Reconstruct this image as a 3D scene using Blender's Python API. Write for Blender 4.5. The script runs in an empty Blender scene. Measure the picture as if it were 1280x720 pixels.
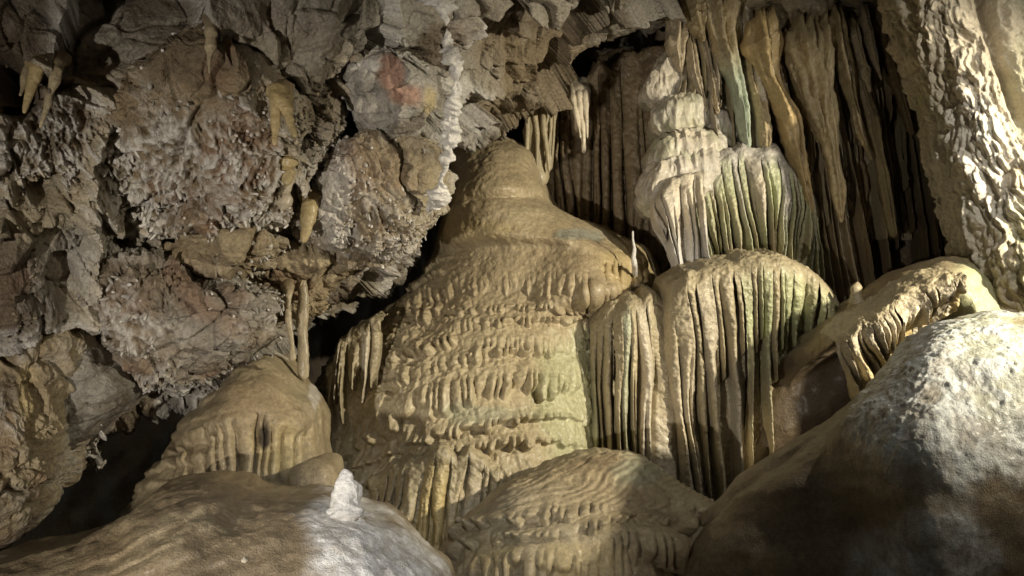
import bpy, math, random
import numpy as np
from mathutils import Matrix, Vector

rng = np.random.default_rng(7)
random.seed(7)
scene = bpy.context.scene
COL = scene.collection

# ------------------------------------------------------------------ camera
F = 1280 / (2 * math.tan(math.radians(30)))          # photograph pixels per unit slope
PITCH = math.radians(18)
CAM = np.array([0.0, 0.0, 1.6])
RIGHT = np.array([1.0, 0, 0])
UP = np.array([0, -math.sin(PITCH), math.cos(PITCH)])
FWD = np.array([0, math.cos(PITCH), math.sin(PITCH)])


def W(P):
    """view-aligned metres (right, up, away) -> world metres"""
    P = np.asarray(P, float)
    return CAM + P[..., 0:1] * RIGHT + P[..., 1:2] * UP + P[..., 2:3] * FWD


def at(px, py, d):
    px, py, d = np.broadcast_arrays(np.asarray(px, float), np.asarray(py, float), np.asarray(d, float))
    return np.stack([(px - 640) / F * d, (360 - py) / F * d, d], -1)


def pix(P):
    return 640 + P[..., 0] / P[..., 2] * F, 360 - P[..., 1] / P[..., 2] * F


# ------------------------------------------------------------------ noise
def _h(ix, iy, iz, seed):
    a = (ix.astype(np.int64) * 374761393 + iy.astype(np.int64) * 668265263 + iz.astype(np.int64) * 1274126177
         + seed * 974634777) & 0xFFFFFFFF
    a = ((a ^ (a >> 13)) * 1274126177) & 0xFFFFFFFF
    a = ((a ^ (a >> 16)) * 2246822519) & 0xFFFFFFFF
    a = a ^ (a >> 15)
    return (a & 0xFFFFFF) / float(0x1000000)


def vnoise(P, seed=0):
    i = np.floor(P)
    f = P - i
    u = f * f * f * (f * (f * 6 - 15) + 10)
    i = i.astype(np.int64)
    r = 0
    for dx in (0, 1):
        wx = u[..., 0] if dx else 1 - u[..., 0]
        for dy in (0, 1):
            wy = u[..., 1] if dy else 1 - u[..., 1]
            for dz in (0, 1):
                wz = u[..., 2] if dz else 1 - u[..., 2]
                r = r + wx * wy * wz * _h(i[..., 0] + dx, i[..., 1] + dy, i[..., 2] + dz, seed)
    return r * 2 - 1


ROT = np.array([[0.0, 0.8, 0.6], [-0.8, 0.36, -0.48], [-0.6, -0.48, 0.64]])


def fbm(P, scale, octs=4, seed=0, gain=0.5, ridge=False):
    Q = P * scale
    a, r, t = 1.0, 0, 0
    for k in range(octs):
        n = vnoise(Q, seed + k)
        if ridge:
            n = 1 - 2 * np.abs(n)
        r = r + a * n
        t += a
        a *= gain
        Q = (Q @ ROT.T) * 2.03
    return r / t


def worley(P, scale, seed=0, jitter=1.0):
    Q = P * scale
    i = np.floor(Q).astype(np.int64)
    F1 = np.full(Q.shape[:-1], 9.0)
    F2 = F1.copy()
    ID = np.zeros(Q.shape[:-1])
    V = np.zeros(Q.shape)
    for dx in (-1, 0, 1):
        for dy in (-1, 0, 1):
            for dz in (-1, 0, 1):
                c = i + np.array([dx, dy, dz])
                r = [_h(c[..., 0], c[..., 1], c[..., 2], seed + s) for s in (11, 23, 37)]
                p = np.stack([c[..., k] + 0.5 + jitter * (r[k] - 0.5) for k in range(3)], -1)
                v = Q - p
                d = np.sqrt((v ** 2).sum(-1))
                m = d < F1
                F2 = np.where(m, F1, np.minimum(F2, d))
                F1 = np.where(m, d, F1)
                ID = np.where(m, r[0] * 0.37 + r[1] * 0.63, ID)
                V = np.where(m[..., None], v, V)
    return F1, F2, ID, V


def ss(a, b, x):
    t = np.clip((x - a) / (b - a), 0, 1)
    return t * t * (3 - 2 * t)


def depth_at(P, x, y):
    """depth of a built surface (front-most) where it is seen at (x, y)"""
    px, py = pix(P)
    m = np.hypot(px - x, py - y)
    k = m < max(6.0, m.min() + 2)
    return float(P[..., 2][k].min())


def h1(i, seed=0):
    i = np.asarray(i)
    return _h(i.astype(np.int64), i.astype(np.int64) * 0 + 3, i.astype(np.int64) * 0 + 5, seed)


def lerp(a, b, t):
    return a + (b - a) * t


# ------------------------------------------------------------------ meshes
def normals(P, nz=-1):
    du = np.gradient(P, axis=1)
    dv = np.gradient(P, axis=0)
    n = np.cross(du, dv)
    L = np.linalg.norm(n, axis=-1, keepdims=True)
    n = n / np.maximum(L, 1e-9)
    c = n[n.shape[0] // 2, n.shape[1] // 2]
    if c[2] * nz < 0:
        n = -n
    return n


def grid_faces(ny, nx):
    a = np.arange(ny * nx).reshape(ny, nx)
    return np.stack([a[:-1, :-1], a[1:, :-1], a[1:, 1:], a[:-1, 1:]], -1).reshape(-1, 4)


def build(name, pieces, mat, parent=None, nrm=None):
    """pieces: list of (verts Nx3 in view metres, quad faces Mx4, colours Nx3). ONE mesh object."""
    V, Fc, C, off = [], [], [], 0
    mi = []
    for piece in pieces:
        v, f, c = piece[:3]
        mi.append(np.full(len(f), piece[3] if len(piece) > 3 else 0, dtype=np.int32))
        V.append(v.reshape(-1, 3))
        Fc.append(f + off)
        C.append(np.broadcast_to(c, v.shape).reshape(-1, 3))
        off += v.reshape(-1, 3).shape[0]
    V = W(np.concatenate(V))
    Fc = np.concatenate(Fc)
    C = np.clip(np.concatenate(C), 0.004, 0.95)
    if parent is None:
        org = np.array([(V[:, 0].min() + V[:, 0].max()) / 2, (V[:, 1].min() + V[:, 1].max()) / 2, V[:, 2].min()])
    else:
        org = np.array(parent.location)
    me = bpy.data.meshes.new(name)
    n, m = len(V), len(Fc)
    me.vertices.add(n)
    me.vertices.foreach_set('co', (V - org).astype(np.float32).ravel())
    me.loops.add(m * 4)
    me.loops.foreach_set('vertex_index', Fc.astype(np.int32).ravel())
    me.polygons.add(m)
    me.polygons.foreach_set('loop_start', np.arange(0, m * 4, 4, dtype=np.int32))
    me.polygons.foreach_set('loop_total', np.full(m, 4, dtype=np.int32))
    me.update(calc_edges=True)
    me.materials.append(mat)
    mi = np.concatenate(mi)
    if mi.any():
        me.materials.append(M_NUB)
        me.polygons.foreach_set('material_index', mi)
    me.polygons.foreach_set('use_smooth', np.ones(len(me.polygons), dtype=bool))
    ca = me.color_attributes.new('Col', 'FLOAT_COLOR', 'POINT')
    ca.data.foreach_set('color', np.concatenate([C, np.ones((n, 1))], 1).astype(np.float32).ravel())
    if nrm is not None:
        nw = nrm[..., 0:1] * RIGHT + nrm[..., 1:2] * UP + nrm[..., 2:3] * FWD
        me.normals_split_custom_set_from_vertices(nw.reshape(-1, 3).tolist())
    o = bpy.data.objects.new(name, me)
    COL.objects.link(o)
    if parent is None:
        o.location = org
    else:
        o.parent = parent
    return o


def thing(name, label, cat, base, group=None):
    o = bpy.data.objects.new(name, None)
    COL.objects.link(o)
    o.empty_display_size = 0.2
    o.location = W(np.asarray(base, float))
    tag(o, label, cat, group)
    return o


def tag(o, label, cat, group=None):
    o['label'] = label
    o['category'] = cat
    if group:
        o['group'] = group
    return o


def struct(o):
    o['kind'] = 'structure'
    return o


# --- closed outline -> rounded solid
def outline(poly, n=720):
    p = np.asarray(poly, float)
    k = len(p)
    out = []
    for i in range(k):
        p0, p1, p2, p3 = p[i - 1], p[i], p[(i + 1) % k], p[(i + 2) % k]
        for t in np.linspace(0, 1, 24, endpoint=False):
            out.append(0.5 * ((2 * p1) + (-p0 + p2) * t + (2 * p0 - 5 * p1 + 4 * p2 - p3) * t * t
                              + (-p0 + 3 * p1 - 3 * p2 + p3) * t ** 3))
    q = np.array(out)
    c = (q.max(0) + q.min(0)) / 2 * 0.5 + q.mean(0) * 0.5
    ang = np.arctan2(q[:, 1] - c[1], q[:, 0] - c[0])
    rad = np.hypot(q[:, 0] - c[0], q[:, 1] - c[1])
    bins = np.linspace(-math.pi, math.pi, n + 1)
    o = np.argsort(ang)
    r = np.interp(bins, ang[o], rad[o], period=2 * math.pi)
    return c, bins, r


def blob(poly, d0, bulge, n=200, eb=1.0, tilt=(0, 0), back=0.8, keep=0.3, turn=0.72):
    """A rounded solid whose widest section (the rim) is `poly` at depth d0, bulging towards the viewer."""
    c, bins, r = outline(poly)
    g = np.linspace(-1, 1, n)
    a, b = np.meshgrid(g, g)
    # concentric square -> disc
    s = np.maximum(np.abs(a), np.abs(b))
    m = np.hypot(a, b)
    k = np.where(m > 1e-9, s / np.maximum(m, 1e-9), 0)
    x, y = a * k, b * k
    th = np.arctan2(y, x)
    phi = np.where(s < 0.86, s / 0.86 * math.pi / 2, math.pi / 2 + (s - 0.86) / 0.14 * math.pi / 2 * (turn))
    rho = np.sin(phi)
    z = np.cos(phi)
    rho = np.where(phi < math.pi / 2, rho ** eb, rho)
    z = np.sign(z) * np.abs(z) ** eb
    R = np.interp(th, bins, r)
    # soften the outline's spikes near the middle
    R = lerp(r.mean(), R, ss(0.0, 0.55, rho))
    px = c[0] + R * rho * np.cos(th)
    py = c[1] + R * rho * np.sin(th)
    d = d0 + tilt[0] * (px - c[0]) / 100 + tilt[1] * (py - c[1]) / 100
    dn = d - np.where(z > 0, z * bulge, 0)
    P = at(px, py, lerp(d, dn, keep))               # keep=1: the outline holds its bearing as the front swells
    P[..., 2] = dn + np.where(z < 0, -z * back, 0)
    return P


def loft(rows, zc, rz, nx=400, ny=400, half=112, e=1.0, xw=1.0):
    """rows: (y, left, right) outline; cross-sections are half ellipses of depth rz about depth zc."""
    rows = np.asarray(rows, float)
    y = np.linspace(rows[0, 0], rows[-1, 0], ny)

    def sm(col):
        v = np.interp(y, rows[:, 0], col)
        k = max(3, ny // 40) | 1
        ker = np.hanning(k + 2)[1:-1]
        ker /= ker.sum()
        return np.convolve(np.pad(v, k // 2, mode='edge'), ker, 'valid')
    L, R = sm(rows[:, 1]), sm(rows[:, 2])
    ys = np.asarray(zc, float)
    Z = np.interp(y, ys[:, 0], ys[:, 1])
    ys = np.asarray(rz, float)
    RZ = np.interp(y, ys[:, 0], ys[:, 1])
    t = np.linspace(-1, 1, nx)
    th = np.radians(half) * t
    sn, cs = np.sin(th), np.cos(th)
    sx = np.sign(sn) * np.abs(sn) ** e
    cz = np.sign(cs) * np.abs(cs) ** e
    px = ((L + R) / 2)[:, None] + ((R - L) / 2)[:, None] * sx[None]
    P = at(px, y[:, None] + 0 * px, Z[:, None] - RZ[:, None] * cz[None].clip(0))
    P[..., 2] -= RZ[:, None] * cz[None].clip(None, 0)
    return P


def tube(pts, radii, n=14, m=60, flat=(1.0, 1.0), amp=0.12, nscale=9.0, seed=0, beads=0.0):
    """tapered rod through view-space pts; flat=(across, towards viewer)"""
    pts = np.asarray(pts, float)
    k = np.linspace(0, 1, len(pts))
    t = np.linspace(0, 1, m)
    c = np.stack([np.interp(t, k, pts[:, i]) for i in range(3)], -1)
    if len(pts) > 2:
        for _ in range(max(2, m // (len(pts) * 3))):
            c[1:-1] = (c[:-2] + c[1:-1] * 2 + c[2:]) / 4
    r = np.interp(t, np.linspace(0, 1, len(radii)), radii)
    seg = np.concatenate([[0], np.cumsum(np.linalg.norm(np.diff(c, axis=0), axis=1))])
    rt = max(np.interp(seg[-1] - r[-1] * 1.4, seg, r), 1e-4) * 1.4
    q = 1 - ((seg[-1] - seg) / rt).clip(0, 1)
    r = r * np.sqrt(np.clip(1 - q ** 2, 0.003, 1))
    r = r * (1 + 0.5 * amp * np.interp(t, np.linspace(0, 1, 9), np.random.default_rng(seed).normal(0, 1, 9)))
    a = np.linspace(0, 2 * math.pi, n + 1)
    T = np.gradient(c, axis=0)
    T /= np.linalg.norm(T, axis=1, keepdims=True)
    ex = np.array([1.0, 0, 0]) - T * T[:, 0:1]
    ex /= np.linalg.norm(ex, axis=1, keepdims=True)
    ez = np.cross(T, ex)
    P = (c[:, None] + ex[:, None] * (np.cos(a)[None, :, None] * (r * flat[0])[:, None, None])
         + ez[:, None] * (np.sin(a)[None, :, None] * (r * flat[1])[:, None, None]))
    Nn = (P - c[:, None])
    Q = P * np.array([1.0, 0.45, 1.0])
    nn = fbm(Q, nscale, 3, seed) * amp
    if beads:
        nn = nn + beads * fbm(P, nscale * 2.6, 2, seed + 9)
    P = P + Nn * nn[..., None]
    P[:, -1] = P[:, 0]
    return P, grid_faces(m, n + 1), t


def poly_at(line, u):
    line = np.asarray(line, float)
    q = line[:, :2]
    L = np.concatenate([[0], np.cumsum(np.linalg.norm(np.diff(q, axis=0), axis=1))])
    L /= L[-1]
    # smooth the corners of the line
    uu = np.linspace(0, 1, 200)
    out = []
    for i in range(line.shape[1]):
        v = np.interp(uu, L, line[:, i])
        ker = np.hanning(25)[1:-1]
        ker /= ker.sum()
        pad = np.concatenate([2 * v[0] - v[11:0:-1], v, 2 * v[-1] - v[-2:-13:-1]])
        out.append(np.interp(u, uu, np.convolve(pad, ker, 'valid')))
    return np.stack(out, -1)


def curtain(parent, top, bot, widths, cols, seed, depth=0.2, roll=0.15, narrow=(0.98, 0.62), ends=None, rimcol=None, ny=230, flat=0.5,
            per=15, m=None, soft=0.0, lip=0.0, hump=1.0, wander=0.12, amp=0.034, belly=0.05):
    """A hanging flowstone curtain: one rim rolling over backwards and, below it, flutes with deep slots between them.
    Each flute is a mesh of its own."""
    g = np.random.default_rng(seed)
    nf = len(widths)
    widths = np.asarray(widths, float) * g.lognormal(0, 0.42, nf)
    ub = np.concatenate([[0], np.cumsum(widths)])
    ub = ub / ub[-1]
    f = np.linspace(0, 1, per + 1)
    U = (ub[:-1, None] + (ub[1:] - ub[:-1])[:, None] * f[None]).reshape(-1)          # columns
    K = np.repeat(np.arange(nf), per + 1)
    Fr = np.tile(f, nf)
    nr = 46
    v = np.concatenate([np.linspace(-1, 0, nr, endpoint=False), np.linspace(0, 1, ny)])[:, None]
    T = at(*poly_at(top, U).T)[None]
    B = at(*poly_at(bot, U).T)[None]
    vp = v.clip(0, 1)
    P = T + (B - T) * vp[..., None]
    hp = hump * np.interp(U, np.linspace(0, 1, nf + 2), g.normal(0, 1, nf + 2))
    P[..., 1] += 0.035 * hp[None] * (1 - vp)
    P[..., 2] += 0.05 * np.interp(U, np.linspace(0, 1, nf // 2 + 2), g.normal(0, 1, nf // 2 + 2))[None] * ss(-.6, .2, v)
    P[..., 2] -= belly * np.sin(vp * math.pi) + depth
    P[..., 2] += lip * (ss(0.03, 0.35, vp) - 0.6)
    a = (-v / 0.6).clip(0, 1) * math.pi / 2
    back = ((-v - 0.6) / 0.4).clip(0, 1)
    P[..., 1] += roll * np.sin(a) + 0.12 * flat * back
    P[..., 2] += roll * (1 - np.cos(a)) + flat * back
    O = np.stack([0 * a, np.sin(a), -np.cos(a)], -1)
    wob = fbm(np.stack([U[None] * 5 + 0 * v, v * 1.4 + 0 * U[None], 0 * v + seed + 0 * U[None]], -1), 1.0, 3, seed + 11)
    P[..., 0] += 0.075 * wob * ss(-0.1, 0.35, v)                     # folds drift sideways, bunch up and part again
    # flute profile
    ks = np.arange(nf)
    sharp = g.uniform(0.55, 1.25, nf)[K][None]
    nb = np.clip(g.normal(narrow[1] + 0.08, 0.12, nf), 0.2, 0.97)[K][None]
    am = g.choice([0.65, 0.8, 0.95, 1.05, 1.15], nf)[K][None]
    va = g.uniform(-0.5, -0.08, nf)[K][None] + soft
    fk = g.uniform(-0.5, 0.5, nf)[K][None]
    fd = g.choice([0, 0, 0.35, 0.55], nf)[K][None]
    fv = g.uniform(0.1, 0.6, nf)[K][None]
    en = np.asarray(ends if ends is not None else [2.0] * nf, float)[K][None]
    wand = wander * np.stack([np.sin(v[:, 0] * g.uniform(2, 6) + g.uniform(0, 6)) for _ in ks], -1)[:, K]
    w = narrow[0] + (nb - narrow[0]) * ss(-0.05, 0.55, v)
    w = w * (1 - 0.75 * ss(en - 0.22, en, v))
    x = (Fr[None] - 0.5 - wand * ss(0.02, 0.3, v)) / (w / 2)
    x = x + 0.22 * fbm(vertical(P, 1, .25), 6, 2, seed + 4) * ss(-.2, .2, v)
    prof = np.sqrt(np.clip(1 - x * x, 0, 1)) ** sharp
    prof = prof * (1 - fd * np.exp(-((x - fk) / 0.22) ** 2) * ss(fv - .15, fv + .15, v))
    prof = prof * (1 - ss(en - 0.03, en + 0.01, v))
    A = ss(va, va + 0.75, v)
    D = -depth * A * (1 - prof * am)
    Qn = vertical(P, 1, 0.3)
    D = D + amp * fbm(Qn, 5, 3, seed + 1) + amp * 0.5 * fbm(P, 14, 3, seed + 2) + 0.012 * fbm(P, 30, 3, seed + 3)
    P2 = P + O * D[..., None]
    N = normals(P2)
    for k in range(nf - 1):                                      # one normal where two flutes meet
        i, j = (k + 1) * (per + 1) - 1, (k + 1) * (per + 1)
        q = N[:, i] + N[:, j]
        q /= np.maximum(np.linalg.norm(q, axis=1, keepdims=True), 1e-6)
        N[:, i] = q
        N[:, j] = q
    c0 = np.array([c[0] for c in cols])[K % len(cols)] if len(cols) == nf else np.array([cols[k % len(cols)][0] for k in range(nf)])[K]
    c1 = np.array([cols[k % len(cols)][1] for k in range(nf)])[K]
    tv = (ss(0.05, 0.8, v) + 0.5 * fbm(P, 4, 2, seed + 6)).clip(0, 1)
    C = c0[None] + (c1 - c0)[None] * tv[..., None]
    rc = np.asarray(rimcol if rimcol is not None else TAN * 0.9)
    C = C + (rc - C) * (1 - ss(-0.3, 0.22, v + 0.15 * fbm(P, 6, 2, seed + 7)))[..., None]
    C = C * (1 + 0.25 * fbm(P, 3, 3, seed + 8) + 0.15 * fbm(vertical(P, 1, .1), 12, 2, seed + 9))[..., None]
    m = m or M_FLOW
    n0 = nr - 16
    cols_n = len(U)
    build('rim', [(P2[:n0 + 1], grid_faces(n0 + 1, cols_n), C[:n0 + 1])], m, parent, N[:n0 + 1])
    for k in range(nf):
        sl = slice(k * (per + 1), (k + 1) * (per + 1))
        build('flute', [(P2[n0:, sl], grid_faces(len(v) - n0, per + 1), C[n0:, sl])], m, parent, N[n0:, sl])


# little calcite nubs growing out of a surface
def nubs(P, N, mask, count, length, rad, seed=0, droop=0.3, tip=(0.6, 0.57, 0.52), base=None, basecol=None):
    g = np.random.default_rng(seed)
    Pf, Nf, mf = P.reshape(-1, 3), N.reshape(-1, 3), np.clip(mask.reshape(-1), 0, None)
    area = np.linalg.norm(np.cross(np.gradient(P, axis=1), np.gradient(P, axis=0)), axis=-1).reshape(-1)
    w = mf * area
    w = w / w.sum()
    idx = g.choice(len(Pf), count, p=w)
    p, nn = Pf[idx], Nf[idx]
    d = nn + g.normal(0, 0.45, nn.shape) + np.array([0, -droop, 0])
    d /= np.linalg.norm(d, axis=1, keepdims=True)
    L = length * g.lognormal(0, 0.45, count)
    R = rad * g.lognormal(0, 0.3, count)
    ref = np.where(np.abs(d[:, 1:2]) < 0.9, np.array([[0, 1.0, 0]]), np.array([[1.0, 0, 0]]))
    e1 = np.cross(d, ref)
    e1 /= np.linalg.norm(e1, axis=1, keepdims=True)
    e2 = np.cross(d, e1)
    prof = [(-0.4, 1.0), (0.3, 1.05), (0.72, 0.85), (1.0, 0.12)]
    k = 5
    V = np.zeros((count, len(prof), k, 3))
    for i, (h, r) in enumerate(prof):
        for j in range(k):
            a = 2 * math.pi * j / k
            V[:, i, j] = p + d * (L * h)[:, None] + (e1 * math.cos(a) + e2 * math.sin(a)) * (R * r)[:, None]
    base_i = (np.arange(count) * len(prof) * k)[:, None]
    q = []
    for i in range(len(prof) - 1):
        for j in range(k):
            q.append([i * k + j, i * k + (j + 1) % k, (i + 1) * k + (j + 1) % k, (i + 1) * k + j])
    q = np.array(q)
    Fc = (base_i[:, :, None] + q[None]).reshape(-1, 4)
    tipc = np.asarray(tip) * g.uniform(0.35, 1.1, (count, 1))
    bc = basecol.reshape(-1, 3)[idx] if basecol is not None else tipc * 0.6
    mix = np.array([0.1, 0.45, 0.85, 1.0])[None, :, None, None]
    C = bc[:, None, None] * (1 - mix) + tipc[:, None, None] * mix
    C = np.broadcast_to(C, V.shape)
    return V.reshape(-1, 3), Fc, C.reshape(-1, 3), 1


# ------------------------------------------------------------------ materials
def mat(name, rough=0.5, fine=0.25, b1=(55, 0.012), b2=(190, 0.004), spec=0.4, coat=0.0):
    m = bpy.data.materials.new(name)
    m.use_nodes = True
    nt = m.node_tree
    N, Lk = nt.nodes, nt.links
    bs = N['Principled BSDF']
    at_ = N.new('ShaderNodeAttribute')
    at_.attribute_name = 'Col'
    tc = N.new('ShaderNodeTexCoord')
    n1 = N.new('ShaderNodeTexNoise')
    n1.inputs['Scale'].default_value = 34
    n1.inputs['Detail'].default_value = 6
    n1.inputs['Roughness'].default_value = 0.7
    Lk.new(tc.outputs['Object'], n1.inputs['Vector'])
    mr = N.new('ShaderNodeMapRange')
    mr.inputs['From Min'].default_value = 0.3
    mr.inputs['From Max'].default_value = 0.7
    mr.inputs['To Min'].default_value = 1 - fine
    mr.inputs['To Max'].default_value = 1 + fine
    Lk.new(n1.outputs['Fac'], mr.inputs['Value'])
    vm = N.new('ShaderNodeVectorMath')
    vm.operation = 'SCALE'
    Lk.new(at_.outputs['Color'], vm.inputs[0])
    Lk.new(mr.outputs['Result'], vm.inputs['Scale'])
    Lk.new(vm.outputs['Vector'], bs.inputs['Base Color'])
    r2 = N.new('ShaderNodeMapRange')
    r2.inputs['To Min'].default_value = max(0.1, rough - 0.18)
    r2.inputs['To Max'].default_value = min(1, rough + 0.18)
    Lk.new(n1.outputs['Fac'], r2.inputs['Value'])
    Lk.new(r2.outputs['Result'], bs.inputs['Roughness'])
    prev = None
    for sc, dist in (b1, b2):
        nn = N.new('ShaderNodeTexNoise')
        nn.inputs['Scale'].default_value = sc
        nn.inputs['Detail'].default_value = 4
        Lk.new(tc.outputs['Object'], nn.inputs['Vector'])
        bp = N.new('ShaderNodeBump')
        bp.inputs['Distance'].default_value = dist
        bp.inputs['Strength'].default_value = 1.0
        Lk.new(nn.outputs['Fac'], bp.inputs['Height'])
        if prev:
            Lk.new(prev.outputs['Normal'], bp.inputs['Normal'])
        prev = bp
    Lk.new(prev.outputs['Normal'], bs.inputs['Normal'])
    bs.inputs['Specular IOR Level'].default_value = spec
    bs.inputs['Coat Weight'].default_value = coat
    bs.inputs['Coat Roughness'].default_value = 0.25
    return m


M_FLOW = mat('flowstone', 0.44, 0.26, b1=(55, 0.007), b2=(190, 0.003), coat=0.15)
M_WET = mat('wet_flowstone', 0.36, 0.22, spec=0.5)
M_ROCK = mat('cave_rock', 0.62, 0.35, b1=(40, 0.02), b2=(150, 0.008))
M_CORAL = mat('coral_crust', 0.6, 0.35, b1=(60, 0.02), b2=(170, 0.01))
M_GRIT = mat('muddy_flowstone', 0.46, 0.34, b1=(90, 0.008), b2=(330, 0.003), coat=0.12)
M_NUB = mat('coral_nub', 0.6, 0.15, b1=(60, 0.0008), b2=(200, 0.0003), spec=0.3)
M_CALC = mat('calcite', 0.5, 0.2, b1=(60, 0.012), b2=(200, 0.006))

TAN = np.array([0.352, 0.295, 0.188])
BROWN = np.array([0.222, 0.168, 0.100])
DKBR = np.array([0.135, 0.098, 0.060])
CREAM = np.array([0.56, 0.49, 0.37])
WHITE = np.array([0.72, 0.69, 0.64])
GREY = np.array([0.29, 0.27, 0.235])
GREEN = np.array([0.33, 0.34, 0.20])
TEAL = np.array([0.29, 0.35, 0.27])
YEL = np.array([0.46, 0.36, 0.17])
ORANGE = np.array([0.36, 0.20, 0.135])
RUST = np.array([0.22, 0.12, 0.07])


def mixc(C, col, w):
    return C + (np.asarray(col) - C) * np.clip(w, 0, 1)[..., None]


def spot(px, py, cx, cy, rx, ry=None, P=None, rough=0.35, seed=3):
    """soft-edged irregular stain (0..1) about one place of the rock"""
    ry = ry or rx
    r = np.hypot((px - cx) / rx, (py - cy) / ry)
    if P is not None:
        r = r + rough * fbm(P, 5.0, 3, seed)
    return 1 - ss(0.55, 1.1, r)


def base_col(P, c0, c1, scale=1.2, seed=0, streak=True):
    n = fbm(P, scale, 4, seed)
    C = lerp(np.asarray(c0), np.asarray(c1), (0.5 + 0.9 * n).clip(0, 1)[..., None])
    if streak:
        s = fbm(P * np.array([1, 0.12, 1.0]), 7.0, 3, seed + 5)
        C = C * (1 + 0.22 * s)[..., None]
    return C


# ------------------------------------------------------------------ surface patterns
def terraces(px, py, P, period, fw, curve=0.0011, x0=660, seed=0, jag=0.35, warp=10.0):
    """rows of drip fringes: (0..1 ledge profile with pointed fingers hanging from its edge, groove 0..1)"""
    w = fbm(P, 1.1, 3, seed) * warp * 1.6 + fbm(P, 3.5, 3, seed + 3) * warp * 0.7
    T = (py - curve * (px - x0) ** 2 + w) / period
    T = T + 0.28 * np.sin(T * 2.3 + seed)
    row = np.floor(T)
    t = T - row
    c = (px + fbm(P, 2.2, 3, seed + 7) * fw * 0.7) / fw + h1(row, seed) * 0.8
    c = c + 0.26 * np.sin(c * 1.7 + row) + 0.15 * np.sin(c * 0.6 + row * 2)
    k = np.floor(c)
    f = c - k
    rnd = h1(k * 57 + row * 131, seed + 2)
    ridge = np.sqrt(np.clip(1 - (2 * f - 1) ** 2, 0, 1))
    end = 1.0 - jag * rnd
    end = 0.5 + (end - 0.5) * ridge ** 0.6
    ledge = (0.25 + 0.75 * ss(0.0, 0.75, t)) * (1 - ss(end - 0.10, end + 0.02, t)) + 0.25 * ss(end, 1.0, t)
    ledge = 0.4 + (ledge - 0.4) * ss(-0.45, 0.1, fbm(P, 1.9, 3, seed + 20) + 0.15)
    groove = (1 - ridge) * ss(0.2, 0.5, t) * (0.55 + 0.9 * h1(k * 31 + row * 17, seed + 4))
    return ledge, groove, rnd, t


def tier(px, py, xa, xb, ytop, yedge, h, soft=22, sharp=5):
    return h * ss(ytop, ytop + 28, py) * (1 - ss(yedge - sharp, yedge + sharp, py)) * ss(xa - soft, xa + soft, px) * (
        1 - ss(xb - soft, xb + soft, px))


def ripples(P, px, py, slope=(0.0, 1.0), period=9.0, seed=0):
    w = fbm(P, 2.5, 3, seed) * 14
    T = (px * slope[0] + py * slope[1] + w) / period
    t = T - np.floor(T)
    return ss(0, 0.7, t) * (1 - ss(0.8, 1.0, t)) * (0.5 + 0.5 * fbm(P, 5, 2, seed + 1))


def rocky(P, s=1.0, seed=0, amp=0.10):
    """blocky broken rock: tilted facets + ridged noise"""
    Q = P + 0.12 * np.stack([fbm(P, 3.0, 2, seed + i) for i in range(3)], -1)
    F1, F2, ID, V = worley(Q, 1.6 * s, seed)
    tx = np.stack([np.cos(ID * 97), np.sin(ID * 61), np.cos(ID * 43 + 1)], -1)
    d = (V * tx).sum(-1) * 0.8 - 0.5 * (1 - ss(0, 0.14, F2 - F1))
    F1, F2, ID, V = worley(Q, 4.6 * s, seed + 5)
    tx = np.stack([np.cos(ID * 97), np.sin(ID * 61), np.cos(ID * 43 + 1)], -1)
    d = d + 0.33 * (V * tx).sum(-1) - 0.12 * (1 - ss(0, 0.12, F2 - F1))
    d = d + 0.28 * fbm(P, 4 * s, 5, seed + 9, ridge=True)
    return amp * d


def knobs(P, scale, seed=0):
    F1, F2, ID, V = worley(P, scale, seed)
    return np.sqrt(np.clip(1 - (F1 / 0.62) ** 2, 0, 1)) * (0.45 + 0.55 * ID)


def crust(P, seed=0, tilt=0.25):
    """fibrous, clumpy coral crust, 0..1"""
    Q = P.copy()
    Q[..., 0] = Q[..., 0] + tilt * Q[..., 1]
    Q = Q + 0.03 * np.stack([fbm(P, 7, 2, seed + i) for i in range(3)], -1)
    a = fbm(Q * np.array([1, .5, 1]), 13, 2, seed + 4, ridge=True)
    b = fbm(Q * np.array([1, .45, 1]), 29, 2, seed + 5, ridge=True)
    c = fbm(Q * np.array([1, .6, 1]), 48, 2, seed + 6)
    return (0.45 + 0.30 * a + 0.32 * b + 0.22 * c).clip(0, 1.2)


def vertical(P, sx=1.0, sy=0.35):
    return P * np.array([sx, sy, sx])


# ================================================================== THE SETTING
# floor of the chamber
g = np.linspace(-1, 1, 60)
gx, gy = np.meshgrid(g * 14, g * 14 + 6)
zz = fbm(np.stack([gx, gy, gx * 0], -1), 0.5, 4, 3) * 0.25
Wd = np.stack([gx, gy, zz], -1)
inv = np.stack([RIGHT, UP, FWD], 0)
Pv = (Wd - CAM) @ inv.T
struct(build('ground', [(Pv, grid_faces(60, 60), DKBR)], M_ROCK))


def sheet(name, pxs, pys, dep, nx, ny, disp, colf, m):
    px, py = np.meshgrid(np.linspace(*pxs, nx), np.linspace(*pys, ny))
    P = at(px, py, dep(px, py))
    N = normals(P)
    P2 = P + N * disp(P, px, py)[..., None]
    C = colf(P, px, py)
    return struct(build(name, [(P2, grid_faces(ny, nx), C)], m))


# back wall of the chamber, seen between the formations
def back_d(px, py):
    return 10.6 - 1.1 * np.exp(-((px - 770) / 110.0) ** 2) * ss(40, 130, py) + 0.6 * ss(900, 300, px)


def back_disp(P, px, py):
    Q = P * np.array([1, 0.18, 1])
    return 0.16 * fbm(Q, 2.4, 4, 20) + 0.09 * fbm(Q, 7, 3, 21, ridge=True) + 0.03 * fbm(P, 8, 3, 22)


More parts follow.
